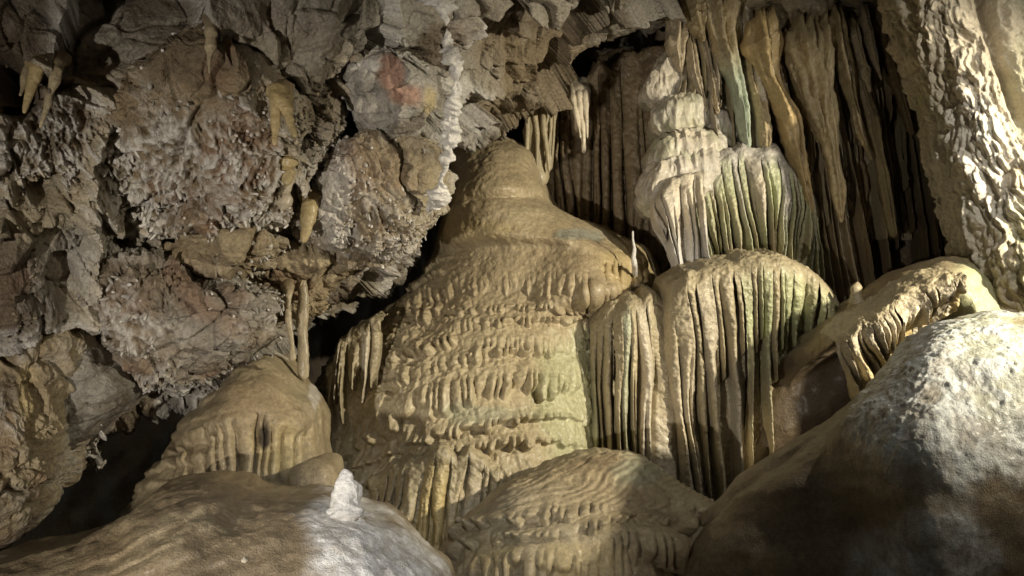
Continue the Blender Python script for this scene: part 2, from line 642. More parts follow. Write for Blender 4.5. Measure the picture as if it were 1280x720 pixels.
sheet('cave_wall', (-500, 1900), (-300, 1000), back_d, 420, 220, back_disp,
      lambda P, px, py: base_col(P, BROWN, DKBR * 1.2, 0.8, 4), M_FLOW)

# roof of the chamber: from behind the viewer, over his head, to the back wall
px_, t_ = np.meshgrid(np.linspace(-9, 9, 160), np.linspace(0, 1, 120))
Pc = np.stack([px_, 3.6 + 3.2 * ss(0.1, 0.8, t_), -1.0 + 12.5 * t_], -1)
Pc[..., 1] += 0.5 * fbm(Pc, 0.8, 4, 31)
struct(build('ceiling', [(Pc, grid_faces(120, 160), base_col(Pc, GREY * 0.8, BROWN, 1, 2, False))], M_ROCK))

# ================================================================== LEFT: BROKEN ROCK OVERHANG
lip_x = [-420, -200, 0, 70, 110, 200, 290, 330, 360, 388, 412, 442, 474, 500, 520, 542, 592, 684, 760, 860, 940]
lip_y = [700, 640, 585, 560, 535, 492, 466, 440, 394, 400, 374, 348, 302, 266, 226, 182, 150, 92, 42, -10, -60]
nx, ny = 860, 760
u = np.linspace(0, 1, nx)
v = np.linspace(0, 1, ny)
lx = np.interp(u, [0, 0.12, 1], [-420, -20, 940])
ly = np.interp(lx, lip_x, lip_y)
top = -130.0
vv = v[:, None]
front = np.clip(vv / 0.86, 0, 1)
under = np.clip((vv - 0.86) / 0.14, 0, 1)
px = np.broadcast_to(lx[None], (ny, nx)).copy()
py = top + (ly[None] - top) * front
dlip = np.interp(lx, [-420, 0, 200, 400, 550, 640, 760, 940], [5.6, 6.0, 6.6, 7.3, 8.0, 8.5, 8.7, 8.9])
dtop = np.interp(lx, [-420, 0, 400, 640, 940], [4.6, 4.9, 5.4, 6.4, 7.6])
d = dtop[None] + (dlip - dtop)[None] * front ** 1.25 - 0.35 * np.sin(front * math.pi) ** 2
P = at(px, py, d)
P[..., 2] += under * 3.2
P[..., 1] += np.sin(under * math.pi / 2) * 0.25 + under * 0.35
N = normals(P)
Qw = P + 0.10 * np.stack([fbm(P, 2.2, 3, 60 + i) for i in range(3)], -1)
F1, F2, ID, V = worley(Qw, 0.95, 41)
tx = np.stack([np.cos(ID * 97), np.sin(ID * 61), np.cos(ID * 43 + 1)], -1)
seam = np.exp(-((F2 - F1) / 0.055) ** 2)
big = 0.36 * (V * tx).sum(-1) + 0.05 * seam * ss(-.3, .2, fbm(P, 3, 2, 64)) + rocky(P, 0.75, 40, 0.16)
D = big + rocky(P, 1.7, 47, 0.06) * ss(-20, 200, py)
cm = ss(-0.32, 0.05, fbm(P, 0.9, 3, 44)) * ss(50, 190, py)        # where the coral crust grows
kn = crust(P, 45)
D = D + cm * kn * 0.10 + 0.018 * fbm(P, 16, 4, 51)
for (cx, cy, rx, ry, dp) in ((16, 112, 34, 40, 0.9), (345, 236, 26, 40, 0.5), (300, 322, 70, 22, 0.5), (160, 300, 22, 34, 0.35), (395, 420, 40, 30, 0.3),
                             (70, 330, 24, 30, 0.3), (255, 85, 28, 26, 0.3), (55, 232, 26, 18, 0.3)):
    D = D - dp * spot(px, py, cx, cy, rx, ry, P, 0.5, 67)


def near_line(px, py, line, P):
    """distance in picture units to a crooked line across the rock"""
    wx, wy = px + 26 * fbm(P, 2.6, 3, 68), py + 26 * fbm(P, 2.6, 3, 69)
    best = np.full(px.shape, 1e9)
    for (x0, y0), (x1, y1) in zip(line[:-1], line[1:]):
        k = (((wx - x0) * (x1 - x0) + (wy - y0) * (y1 - y0)) / ((x1 - x0) ** 2 + (y1 - y0) ** 2)).clip(0, 1)
        best = np.minimum(best, np.hypot(wx - x0 - k * (x1 - x0), wy - y0 - k * (y1 - y0)))
    return best


RIDGES = [[(222, 35), (180, 95), (150, 140), (118, 190), (104, 235), (100, 285), (112, 335), (100, 390)], [(105, 240), (160, 290), (205, 312)],
          [(440, 60), (425, 100), (445, 150), (520, 165)], [(60, 90), (120, 120), (150, 140)], [(330, 110), (345, 170), (365, 250), (385, 320)]]
ridge_w = np.zeros(px.shape)
for ln, wd in zip(RIDGES, (13, 9, 7, 8, 10)):
    ridge_w = np.maximum(ridge_w, np.exp(-(near_line(px, py, ln, P) / wd) ** 2))
D = D + 0.13 * ridge_w * (front < 1)
P2 = P + N * D[..., None]
C = base_col(P, BROWN * 0.9, GREY * 0.8, 1.3, 48, False)
C = mixc(C, TAN * .9, ss(0.0, 0.5, fbm(P, 2.1, 3, 49)) * 0.5)
C = mixc(C, RUST * .8, ss(0.1, 0.5, fbm(P, 1.8, 4, 50)) * 0.75)
C = mixc(C, GREY * .85, (1 - ss(20, 150, py)) * 0.6)
C = mixc(C, DKBR * .6, ss(0.0, 0.35, fbm(P, 2.6, 4, 52)) * 0.8)
C = mixc(C, BROWN * .85, ss(575, 625, px + 25 * fbm(P, 3, 2, 66)) * ss(10, 60, py) * 0.8)
C = mixc(C, WHITE * 0.7, (px < 600) * seam * ss(-.3, .2, fbm(P, 4, 3, 65)) * 0.75)
C = mixc(C, CREAM * .75, ridge_w * (0.6 + 0.5 * fbm(P, 6, 3, 70)))
C = mixc(C, WHITE * 0.7, cm * ss(0.5, 0.9, kn) * ss(-.25, .2, fbm(P, 2.5, 3, 53)) * 0.85)
N2 = normals(P2)
FRONT = [P2[front[:, 0] < 1]]
pc = [(P2, grid_faces(ny, nx), C)]
mk = cm * (front < 1) * ss(-60, 60, px) * (1 - ss(600, 700, px)) * ss(-.1, .3, fbm(P, 3, 2, 54))
pc.append(nubs(P2, N2, mk, 2500, 0.020, 0.0085, 5, 0.8, TAN * 0.9, basecol=C))
tag(build('rock_overhang', pc, M_ROCK),
    'huge broken grey brown rock overhang filling the upper left, cracked and crusted with coral', 'rock')


def rock_block(name, label, poly, d0, bulge, col=(BROWN, GREY), n=170, eb=0.7, tilt=(0, 0.25), coral=0.0, rough=0.12,
               seed=0, smooth=0.0, count=0, tip=WHITE * 0.78, stains=(), cat='rock', m=None, group=None, nub=(0.023, 0.0095)):
    n = int(n * 1.35)
    P = blob(poly, d0, bulge, n, eb, tilt, keep=0.15)
    N = normals(P)
    px, py = pix(P)
    P[..., 2] += 0.12
    D = rocky(P, 1.1, seed, rough * 0.85) * (1 - smooth) + 0.03 * fbm(P, 4, 4, seed + 2)
    kn = crust(P, seed + 1)
    cm = ss(-0.35, 0.25, fbm(P, 1.6, 3, seed + 8)) * coral
    D = D + cm * kn * 0.085 + 0.012 * fbm(P, 18, 3, seed + 6)
    P2 = P + N * D[..., None]
    C = base_col(P, col[0], col[1], 2.0, seed + 4, False)
    C = mixc(C, DKBR * .6, ss(0.05, 0.45, fbm(P, 3.0, 4, seed + 10)) * 0.7)
    C = mixc(C, RUST * .9, ss(0.15, 0.5, fbm(P, 2.4, 3, seed + 11)) * 0.5)
    C = mixc(C, np.asarray(tip), cm * ss(0.45, 0.9, kn) * ss(-.3, .2, fbm(P, 2.6, 3, seed + 9)) * 0.85)
    for (cx, cy, rx, ry, c, w) in stains:
        C = mixc(C, c, spot(px, py, cx, cy, rx, ry, P, 0.5, seed) * w)
    FRONT.append(P2)
    pc = [(P2, grid_faces(n, n), C)]
    if count:
        pc.append(nubs(P2, normals(P2), (cm + 0.02) * ss(-0.3, 0.25, fbm(P, 3.2, 3, seed + 12)), max(1, int(count * 0.12)), nub[0], nub[1], seed, 0.8, tip, basecol=C))
    return tag(build(name, pc, m or M_ROCK), label, cat, group)


rock_block('rock_block', 'biggest dark brown coral crusted block in the middle of the overhang',
           [(205, 62), (250, 45), (300, 62), (335, 100), (342, 140), (332, 190), (345, 235), (325, 268), (290, 262),
            (250, 285), (200, 275), (150, 262), (112, 240), (105, 212), (125, 175), (150, 130), (178, 92)],
           5.55, 0.42, (DKBR * 1.1, BROWN * 0.9), 230, 0.75, (0.05, 0.3), 1.0, 0.13, 61, count=5200)
rock_block('rock_slab', 'pale grey slab with a bright orange stain near the top of the overhang',
           [(425, 95), (445, 62), (480, 48), (520, 55), (545, 85), (548, 130), (520, 165), (480, 172), (445, 150)],
           5.95, 0.22, (GREY * 1.15, GREY * 0.85), 150, 0.7, (0.1, 0.35), 0.12, 0.10, 66, count=120,
           stains=((488, 88, 22, 36, ORANGE, 0.8), (510, 114, 26, 20, ORANGE, 0.75), (458, 112, 26, 14, GREY * 0.55, 0.8),
                   (535, 120, 14, 26, YEL * 0.9, 0.7), (455, 78, 24, 8, WHITE * 0.8, 0.6)))
rock_block('rock_block', 'rounded brown block with white popcorn on its left face, beside the white calcite vein',
           [(432, 178), (475, 158), (525, 168), (548, 215), (540, 262), (505, 305), (455, 325), (405, 318), (380, 285),
            (388, 235)], 6.5, 0.5, (TAN * 0.75, BROWN), 210, 0.8, (0.1, 0.3), 0.75, 0.11, 71, count=3400,
           stains=((410, 250, 34, 70, WHITE * 0.75, 0.55), (475, 200, 40, 30, BROWN, 0.7)))
rock_block('rock_block', 'low grey block thick with bristling coral, above the black gap',
           [(85, 352), (150, 332), (220, 345), (285, 360), (325, 385), (318, 430), (270, 462), (215, 482), (160, 478),
            (112, 442), (78, 400)], 6.0, 0.42, (GREY * 0.8, DKBR * 1.5), 220, 0.75, (0.1, 0.25), 1.0, 0.12, 76, count=5200)
rock_block('rock_block', 'reddish brown slanting block at the left edge, pale scar on its right side',
           [(-70, 190), (10, 192), (62, 215), (98, 250), (85, 290), (40, 318), (-20, 312), (-80, 290)], 5.45, 0.4,
           (RUST, BROWN), 150, 0.6, (0.15, 0.3), 0.1, 0.16, 81,
           stains=((48, 258, 18, 16, WHITE * 0.8, 0.8), (15, 235, 50, 16, RUST, 0.9)))
rock_block('rock_block', 'dim coral spotted block below the reddish block at the left edge',
           [(-60, 300), (20, 305), (75, 310), (88, 350), (80, 395), (30, 420), (-40, 410), (-90, 360)], 5.6, 0.35,
           (GREY * 0.6, DKBR * 1.3), 150, 0.75, (0.1, 0.25), 0.9, 0.12, 83, count=1800)
rock_block('rock_slab', 'smooth grey slab tapering to a point over the black gap',
           [(72, 432), (112, 428), (145, 470), (158, 492), (120, 530), (92, 562), (58, 572), (55, 500)], 5.75, 0.25,
           (GREY, GREY * 0.75), 120, 0.65, (0.15, 0.1), 0.0, 0.07, 86, smooth=0.4)
rock_block('rock_pillar', 'tan pitted rock pillar hanging down the left edge to the bottom slope',
           [(-60, 390), (30, 392), (78, 405), (78, 460), (68, 510), (52, 560), (36, 610), (10, 660), (-40, 690), (-90, 560)],
           5.3, 0.35, (TAN * 1.1, BROWN * 1.1), 170, 0.75, (0.2, -0.1), 0.5, 0.12, 88,
           stains=((22, 500, 18, 60, YEL, 0.5),))
rock_block('rock_block', 'brown slanting block under the yellow stalactites, dark cleft above it',
           [(205, 292), (250, 285), (310, 282), (345, 300), (325, 325), (280, 345), (225, 342), (195, 320)], 6.05, 0.3,
           (BROWN * 1.2, TAN * 0.7), 140, 0.65, (0.1, 0.2), 0.25, 0.13, 91, count=500,
           stains=((325, 272, 18, 8, WHITE * .8, 0.8),))
rock_block('rock_block', 'light brown block fringed with small drips, over the crevice beside the mound',
           [(295, 330), (345, 308), (410, 302), (460, 285), (500, 262), (506, 276), (468, 308), (424, 342), (392, 378),
            (358, 384), (322, 366)], 6.9, 0.35, (BROWN * 1.2, TAN * 0.8), 200, 0.75, (0.1, 0.2), 0.8, 0.13, 94, count=2600,
           tip=TAN * 1.2)
# white calcite vein
pts = at([553, 558, 560, 572, 570, 562, 560, 552, 548, 536],
         [-10, 30, 60, 92, 120, 150, 190, 225, 245, 268], [5.55, 5.58, 5.62, 5.68, 5.75, 5.85, 5.95, 6.05, 6.15, 6.3])
Pt, Ft, t = tube(pts, np.array([10, 9, 10, 6, 7, 8, 8, 8, 9, 5]) * 6.1 / F, 26, 300, (1.1, 0.7), 0.8, 11, 3, 1.3)
Nt = normals(Pt)
C = mixc(np.broadcast_to(WHITE * 0.9, Pt.shape).copy(), GREY, ss(-0.1, 0.4, fbm(Pt, 6, 3, 8)) * 0.7)
vein = build('calcite_vein', [(Pt, Ft, C)], M_CALC)
tag(vein, 'knobbly white calcite vein running down the right edge of the overhang', 'vein')


# stalactites of the overhang
def rod(top, bot, w0, w1, flat=(1, 1), col=TAN, col2=None, n=14, m=50, amp=0.14, seed=0, bend=0.0, mid=None, beads=0.0,
        ns=9.0, root=(14, 0.28), rootcol=None, flare=1.25):
    g = np.random.default_rng(seed)
    dm = (top[2] + bot[2]) / 2
    a, b = at(*top), at(*bot)
    L = np.linalg.norm(b - a)
    fr = np.array([0.0, 0.2, 0.45, 0.72, 1.0])[:, None]
    pts = a + (b - a) * fr
    pts[1:-1] += g.normal(0, 0.012, (3, 3)) * min(1, L) * np.array([1, 0, .6]) + np.array([bend, 0, 0])
    ww = mid if mid is not None else (w0 * 0.55 + w1 * 0.45)
    rad = np.interp(fr[:, 0], [0, 0.5, 1], [w0, ww, w1])
    if root:
        ux = (top[0] - bot[0]) / max(abs(top[1] - bot[1]), 1e-6)
        r0 = at(top[0] + ux * root[0], top[1] - root[0] * np.sign(bot[1] - top[1]), top[2] + root[1])
        pts = np.concatenate([[r0, r0 * 0.35 + a * 0.65 + np.array([0, 0.012, -0.01])], pts])
        rad = np.concatenate([[w0 * flare, w0 * (flare * .6 + .4)], rad])
    rad = rad / 2 * dm / F
    Pt, Ft, t = tube(pts, rad, n, m, flat, amp, ns, seed, beads)
    C = base_col(Pt, np.asarray(col) * 1.06, np.asarray(col) * 0.8, 4, seed)
    if col2 is not None:
        C = mixc(C, col2, (ss(0.2, 0.8, t)[:, None] + 0.4 * fbm(Pt, 5, 2, seed)).clip(0, 1))
    if rootcol is not None:
        C = mixc(C, rootcol, (1 - ss(0.06, 0.3, t)[:, None] + 0.25 * fbm(Pt, 6, 2, seed + 1)).clip(0, 1) * (1 - ss(.3, .4, t))[:, None])
    return Pt, Ft, C


for k, (lab, top, bot, w0, w1, c) in enumerate([
    ('tan stalactite in front of the black pocket, left of the hooked one', (46, 86, 5.0), (30, 142, 5.05), 26, 4, YEL * 0.9),
    ('hooked pale yellow stalactite right of the black pocket, top left', (72, 88, 4.95), (50, 160, 5.0), 20, 3, TAN * 1.2),
    ('small tan spike stalactite at the left rim of the black pocket', (34, 84, 5.0), (25, 120, 5.0), 12, 3, TAN),
    ('tan fang stalactite in the notch at the top of the coral block', (264, 38, 5.3), (262, 92, 5.35), 18, 3, TAN),
    ('left leg of the forked tan stalactite right of the big coral block', (347, 122, 5.9), (343, 182, 5.95), 24, 6, YEL * 0.95),
    ('right leg of the forked tan stalactite right of the big coral block', (354, 128, 5.88), (370, 172, 5.93), 22, 5, YEL * 0.9),
    ('stubby greenish yellow stalactite hanging above the square pale one', (360, 196, 5.95), (358, 232, 6.0), 22, 14, YEL * 0.85),
    ('blunt pale stalactite ending over the dark cleft', (358, 226, 5.92), (352, 264, 6.0), 26, 16, CREAM * 0.8),
    ('bright yellow stalactite beside the popcorn block, lowest of the yellow ones', (388, 256, 6.02), (379, 304, 6.1), 24, 8, YEL * .9),
    ('slim tan stalactite reaching down to the left mound, left of its twin', (361, 368, 6.5), (366, 452, 6.45), 12, 7, TAN),
    ('tan drip column touching the top of the left mound, right of its twin', (378, 352, 6.55), (379, 476, 6.45), 15, 11, TAN * 0.95),
]):
    df = min(depth_at(A, top[0], top[1] + 10) for A in FRONT if np.hypot(pix(A)[0] - top[0], pix(A)[1] - top[1] - 10).min() < 8)
    top, bot = (top[0], top[1], df - 0.03), (bot[0], bot[1], df - 0.10)
    p = rod(top, bot, w0 * .85, w1, (1, 0.75), c * .62 + BROWN * .35, None, 20, 80, 0.36, 300 + k, ns=13, beads=0.14, rootcol=BROWN, flare=1.6, root=(16, .25))
    tag(build('stalactite', [p], M_FLOW), lab, 'stalactite', 'stalactites of the rock overhang')

# ================================================================== CENTRE: GREAT FLOWSTONE MOUND
rows = [(177, 596, 634), (181, 584, 652), (194, 572, 664), (225, 563, 680), (250, 556, 690), (264, 552, 706), (272, 550, 738), (282, 548, 766), (296, 544, 790),
        (312, 540, 806), (340, 528, 814), (365, 508, 822), (400, 470, 812), (440, 436, 800), (470, 410, 795), (510, 396, 795),
        (560, 394, 795), (620, 400, 800), (700, 415, 860), (790, 430, 870)]
base = at(600, 790, 8.5)
mound = thing('flowstone_mound', 'great tan flowstone mound in the centre, its flanks ringed by rows of drip fringes',
              'flowstone', base)
nx, ny = 620, 800
P = loft(rows, [(178, 9.6), (300, 9.5), (500, 9.0), (790, 8.6)], [(178, .3), (215, .75), (300, 1.35), (500, 1.75), (790, 2.1)],
         nx, ny, 108)
px, py = pix(P)
arc = 0.0013 * (px - 632) ** 2
P[..., 2] -= tier(px, py, 560, 700, 176, 246 + arc * 1.2, 0.22, 30, 9)
P[..., 2] -= tier(px, py, 545, 730, 240, 300 + arc * 1.0, 0.20, 40, 10)
# the nose at the right with its fringe of drips
cc = (px + 6 * fbm(P, 3, 2, 90)) / 11.5
cc = cc + 0.3 * np.sin(cc * 1.9)
kk = np.floor(cc)
ridge = np.sqrt(np.clip(1 - (2 * (cc - kk) - 1) ** 2, 0, 1))
ye = 376 - 0.20 * (px - 735)
nose = ss(272, 330, py) * (1 - ss(ye - 12, ye + 12, py)) * ss(650, 760, px)
P[..., 2] -= 0.36 * nose - 0.10 * (1 - ridge) * ss(318, 345, py) * nose * ss(725, 745, px)
N = normals(P)
low = ss(345, 450, py + (px - 600) * 0.10 + 30 * fbm(P, 1.5, 2, 95))
flatr = ss(660, 735, px + 20 * fbm(P, 2, 2, 96)) * ss(375, 420, py)       # smooth green sheet beside the curtain
lay = []
for (per, fw, A, G, sd, wp) in ((38, 10.5, 0.12, 0.10, 100, 12), (26, 9.0, 0.095, 0.08, 110, 10)):
    led, gro, rnd, tt = terraces(px, py, P, per, fw, np.where(px < 665, 0.0014, 0.0005), 665, sd, 0.42, wp)
    lay.append(led * (A - G * gro))
wl = ss(-0.08, 0.08, fbm(P, 0.8, 2, 99) + 0.1)
D = lay[0] * wl + lay[1] * (1 - wl)
D = D * low * (1 - 0.75 * flatr) * (1 - 0.35 * ss(570, 480, px))
led2, gro2, _, _ = terraces(px, py, P, 20, 9, 0.0018, 640, 120, 0.5, 9)
mid = (1 - low) * ss(300, 350, py) * (1 - 0.7 * ss(640, 720, px))
edge = ss(610, 540, px)
D = D + mid * (0.010 + 0.045 * edge) * led2 - mid * 0.03 * gro2 * (0.1 + edge)
D = D + 0.10 * fbm(P, 1.3, 3, 101) + 0.014 * fbm(P, 6, 4, 102) + 0.008 * fbm(P, 22, 2, 103)
D = D + (0.022 + 0.05 * ss(570, 470, px)) * fbm(vertical(P, 1, 0.12), 11, 3, 105, ridge=True) * low
P2 = P + N * D[..., None]
C = base_col(P, TAN * 1.05, BROWN * 1.25, 0.9, 104)
C = mixc(C, TAN * 1.15, low * 0.5)
C = mixc(C, GREEN * 1.15, spot(px, py, 715, 500, 55, 100, P) * 0.6)
C = mixc(C, TEAL, spot(px, py, 600, 520, 60, 16, P) * 0.3)
C = mixc(C, YEL, spot(px, py, 540, 640, 26, 60, P) * 0.5)
C = mixc(C, WHITE * .8, spot(px, py, 440, 470, 22, 60, P) * 0.4)
C = mixc(C, YEL * .9, spot(px, py, 600, 290, 50, 14, P) * 0.4)
C = mixc(C, YEL, spot(px, py, 775, 335, 40, 34, P) * 0.5)
C = mixc(C, np.array([.2, .25, .24]), spot(px, py, 722, 294, 36, 9, P) * 0.45)
build('body', [(P2, grid_faces(ny, nx), C)], M_FLOW, mound)
# draped tongues on the lower left flank
tongues = thing('flowstone_curtain', 'yellow streaked tongues of flowstone draped at the lower left foot of the great mound', 'flowstone',
                at(545, 720, 7.0))
curtain(tongues, [(462, 610, 7.25), (505, 590, 7.1), (550, 582, 6.95), (590, 588, 6.95), (625, 606, 7.0)],
        [(455, 700, 7.0), (490, 730, 6.85), (530, 735, 6.75), (570, 735, 6.75), (600, 735, 6.8)],
        [11, 13, 11, 14, 12, 20, 26, 15, 20, 13, 14], [(TAN, TAN), (TAN, TAN * 1.1), (TAN, TAN), (TAN, TAN), (TAN, YEL), (YEL, YEL * .9), (YEL, YEL),
        (TAN, YEL), (TAN, CREAM * .7), (TAN, TAN), (TAN, TAN)], 520, 0.12, 0.12, (0.98, 0.75), [.55, .8, .7, 2, 2, 2, 2, 2, .6, .7, .5], TAN, 180)
flank = thing('flowstone_curtain', 'pale strips of flowstone in the shade on the far left flank of the great mound', 'flowstone', at(440, 580, 7.8))
curtain(flank, [(412, 470, 7.95), (440, 432, 7.9), (478, 415, 7.75)], [(405, 580, 7.8), (432, 570, 7.65), (470, 560, 7.5)],
        [13, 12, 15, 12, 11, 14], [(TAN, CREAM * .8), (CREAM * .7, CREAM * .8), (TAN * .8, TAN)], 540, 0.16, 0.1, (0.95, 0.55),
        [.8, .5, .7, .45, .6, .5], TAN, 150)
recess = thing('ribbed_drapery', 'dim brown faintly ribbed wall of flowstone in the recess right of the mound top', 'drapery', at(760, 350, 9.4))
curtain(recess, [(676, 150, 9.75), (712, 118, 9.6), (760, 92, 9.5), (805, 74, 9.4), (850, 66, 9.3)],
        [(684, 380, 9.6), (720, 390, 9.5), (765, 400, 9.4), (810, 400, 9.3), (850, 400, 9.2)],
        [14, 18, 12, 24, 16, 20, 13, 22, 15, 18], [(BROWN, BROWN * 1.1), (BROWN * 1.1, BROWN), (DKBR * 1.4, BROWN)], 545, 0.10, 0.15, (1.0, 0.9),
        None, BROWN * .9, 220, 0.4, wander=0.2, amp=0.05)
# columns behind its top
for k, (top, bot, w0, w1, c, lab) in enumerate([
    ((668, 118, 9.3), (672, 235, 9.25), 26, 32, TAN, 'ribbed pale brown drapery behind the top of the great mound'),
    ((690, 125, 9.35), (684, 215, 9.3), 14, 10, TAN, 'thin drapery strand right of the ribbed one, behind the mound top'),
    ((724, 118, 9.3), (730, 192, 9.2), 26, 6, CREAM, 'pale clawed stalactite hanging alone on the brown back wall')]):
    parts = [rod(top, bot, w0, w1, (1, 0.6), c, None, 18, 70, 0.35, 560 + k)]
    for j in (-1, 0, 1):
        parts.append(rod((top[0] + j * w0 * 0.3, top[1] + 4, top[2] - .09), (bot[0] + j * w1 * 0.4 + j * 2, bot[1] - 10 - 9 * abs(j), bot[2] - .09),
                         w0 * .34, 3, (1, 1), c * 1.1, None, 10, 40, 0.3, 580 + k * 4 + j))
    tag(build('drapery', parts, M_FLOW), lab, 'drapery', 'draperies on the back wall')
tag(build('stalagmite', [rod((793, 330, 7.95), (791, 288, 7.98), 6, 2.5, (1, 1), WHITE * 0.9, None, 12, 40, 0.35, 590)], M_CALC),
    'thin white spike standing on the right end of the great mound lobe', 'stalagmite')

# ================================================================== FLUTED CURTAIN SHELF
base = at(870, 620, 7.8)
shelf = thing('flowstone_shelf', 'broad fluted shelf right of centre, long pleats hanging from its rounded green edged rim',
              'flowstone', base)
curtain(shelf, [(734, 424, 8.05), (752, 408, 7.86), (780, 396, 7.76), (806, 390, 7.76), (834, 398, 7.9)],
        [(742, 625, 7.75), (775, 635, 7.55), (810, 650, 7.5), (850, 660, 7.55)],
        [12, 9, 13, 10, 17, 9, 12, 13], [(TAN, GREEN), (TAN, TAN), (TAN * 1.05, TAN * 1.2), (TAN, TAN * 1.1), (TEAL * .6 + TAN * .45, GREEN * .5 + TAN * .5), (TAN, TAN * 1.2),
        (CREAM * .8, CREAM * .8), (TAN, CREAM * .8)], 600, 0.20, 0.18, (0.98, 0.66), [2, 2, 2, 2, 2, 2, 2, 2], TAN * .85, 260, soft=0.2, hump=0.5, lip=0.10)
curtain(shelf, [(820, 404, 7.9), (830, 382, 7.74), (854, 367, 7.64), (895, 356, 7.6), (940, 347, 7.62), (975, 347, 7.66), (1006, 362, 7.76),
                (1034, 396, 7.98)],
        [(848, 660, 7.6), (868, 660, 7.5), (900, 655, 7.5), (935, 625, 7.65), (968, 600, 7.95), (995, 580, 8.1), (1018, 570, 8.15), (1040, 560, 8.3)],
        [11, 14, 11, 16, 9, 12, 10, 15, 10, 9, 12, 10, 9, 11, 9, 12, 10, 11, 12],
        [(TAN, CREAM * .8), (TAN, CREAM * .9), (TAN * .9, TAN), (CREAM * .8, TAN * 1.2), (TAN, TAN), (TAN, CREAM * .9), (TAN, CREAM * .8),
         (GREEN * 1.1, TAN * 1.2), (TAN, BROWN), (GREEN, BROWN), (GREEN, TAN * 1.1), (TAN, BROWN), (GREEN * 1.1, BROWN), (GREEN, BROWN),
         (GREEN * 1.1, BROWN), (GREEN, BROWN), (GREEN * 1.2, BROWN), (GREEN * 1.1, BROWN), (GREEN, BROWN)],  # BROWN lower ends: shadow below the short right flutes, put into their colour
        610, 0.24, 0.20, (0.98, 0.58), [2, 2, .93, 2, .42, 2, .33, .93, .36, .3, .9, .5, .36, .36, .34, .32, .3, .26, .24], TAN * .85, 280, soft=0.2, hump=0.5, lip=0.12)

# ================================================================== GREEN DOME AND THE LOBES ABOVE IT
base = at(930, 350, 8.3)
dome = thing('flowstone_dome', 'rounded green tinged dome with hanging flutes, above the fluted shelf', 'flowstone', base)
P = blob([(868, 240), (878, 212), (905, 192), (940, 184), (972, 192), (1000, 215), (1018, 250), (1026, 300), (1024, 350),
          (960, 352), (900, 350), (872, 345), (870, 290)], 8.75, 0.5, 200, 0.6)
px, py = pix(P)
N = normals(P)
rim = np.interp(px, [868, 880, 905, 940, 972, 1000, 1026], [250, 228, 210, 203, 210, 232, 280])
pl = 1 - np.abs(2 * (((px - (py - 240) * .22) / 12 + 0.5 * fbm(P, 2.5, 2, 153)) % 1) - 1)
D = -0.22 * ss(rim, rim + 22, py) + 0.05 * fbm(P, 2.4, 3, 150) + 0.018 * fbm(P, 9, 3, 151) + 0.08 * pl * ss(rim - 10, rim + 14, py)
C = base_col(P, GREY * 1.15, GREEN * 0.8, 2.2, 152)
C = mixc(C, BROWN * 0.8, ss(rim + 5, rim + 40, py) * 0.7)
P[..., 2] += 0.16
build('cap', [(P + N * D[..., None], grid_faces(200, 200), C)], M_FLOW, dome)
curtain(dome, [(864, 272, 8.4), (874, 238, 8.32), (900, 216, 8.25), (938, 206, 8.22), (972, 212, 8.25), (1000, 238, 8.32), (1018, 278, 8.45)],
        [(886, 375, 8.3), (902, 378, 8.2), (925, 380, 8.12), (955, 380, 8.1), (985, 380, 8.12), (1010, 380, 8.2), (1030, 378, 8.35)],
        [7, 9, 10, 7, 9, 6, 10, 7, 9, 6, 8, 10, 7, 9, 6, 9, 7, 10, 8, 7],
        [(GREEN * .95, TAN), (GREY * 1.15, GREEN), (GREEN, TAN * 1.1), (CREAM * .7, GREEN * 1.1), (GREEN, TAN * .95)],
        650, 0.17, 0.20, (0.98, 0.60), [.55, 2, 2, .7, 2, .65, 2, 2, .85, 2, .5, 2, 2, .7, 2, .6, 2, 2, .8, 2], GREY * 1.15, 200, 0.3, soft=0.12)

base = at(860, 345, 8.4)
lobes = thing('flowstone_cascade', 'pale stepped cascade of knobbly lobes spilling down left of the green dome', 'flowstone', base)
for k, (poly, dd, bu) in enumerate([
    ([(812, 110), (830, 82), (850, 72), (872, 80), (880, 108), (868, 124), (840, 128), (815, 124)], 8.75, 0.3),
    ([(822, 150), (832, 132), (858, 124), (880, 130), (888, 152), (872, 166), (840, 168), (826, 164)], 8.65, 0.34),
    ([(884, 160), (892, 142), (908, 138), (922, 150), (926, 176), (912, 184), (890, 182)], 8.6, 0.28),
    ([(818, 200), (826, 178), (852, 166), (882, 166), (895, 178), (890, 196), (860, 204), (830, 212)], 8.5, 0.36),
    ([(806, 250), (814, 216), (840, 198), (872, 190), (892, 204), (882, 236), (852, 262), (824, 266)], 8.45, 0.4)]):
    cx_ = np.mean(poly, 0)
    P = blob([(cx_[0] + (x - cx_[0]) * 1.16, cx_[1] + (y - cx_[1]) * 1.12) for x, y in poly], dd, bu * 0.85, 130, 0.66)
    N = normals(P)
    px, py = pix(P)
    D = 0.05 * fbm(P, 4, 3, 160 + k) + 0.035 * knobs(vertical(P, 1, 0.5), 8, 166 + k) + 0.03 * fbm(vertical(P, 1, .3), 14, 2, 170 + k, ridge=True)
    C = base_col(P, CREAM * 0.9, GREY * 1.3, 3, 172 + k)
    C = mixc(C, GREEN, ss(0.1, .5, fbm(P, 3, 2, 176 + k)) * 0.4)
    build('lobe', [(P + N * D[..., None], grid_faces(130, 130), C)], M_FLOW, lobes)
curtain(lobes, [(810, 268, 8.3), (824, 246, 8.2), (848, 236, 8.12), (872, 232, 8.15)], [(842, 340, 8.2), (852, 372, 8.05), (868, 378, 8.0), (888, 376, 8.05)],
        [10, 13, 15, 14, 11], [(CREAM, WHITE * .85), (CREAM, WHITE)], 690, 0.18, 0.10, (0.98, 0.7), [.5, .9, 2, 2, 2], CREAM * .9, 180, 0.3, m=M_CALC)

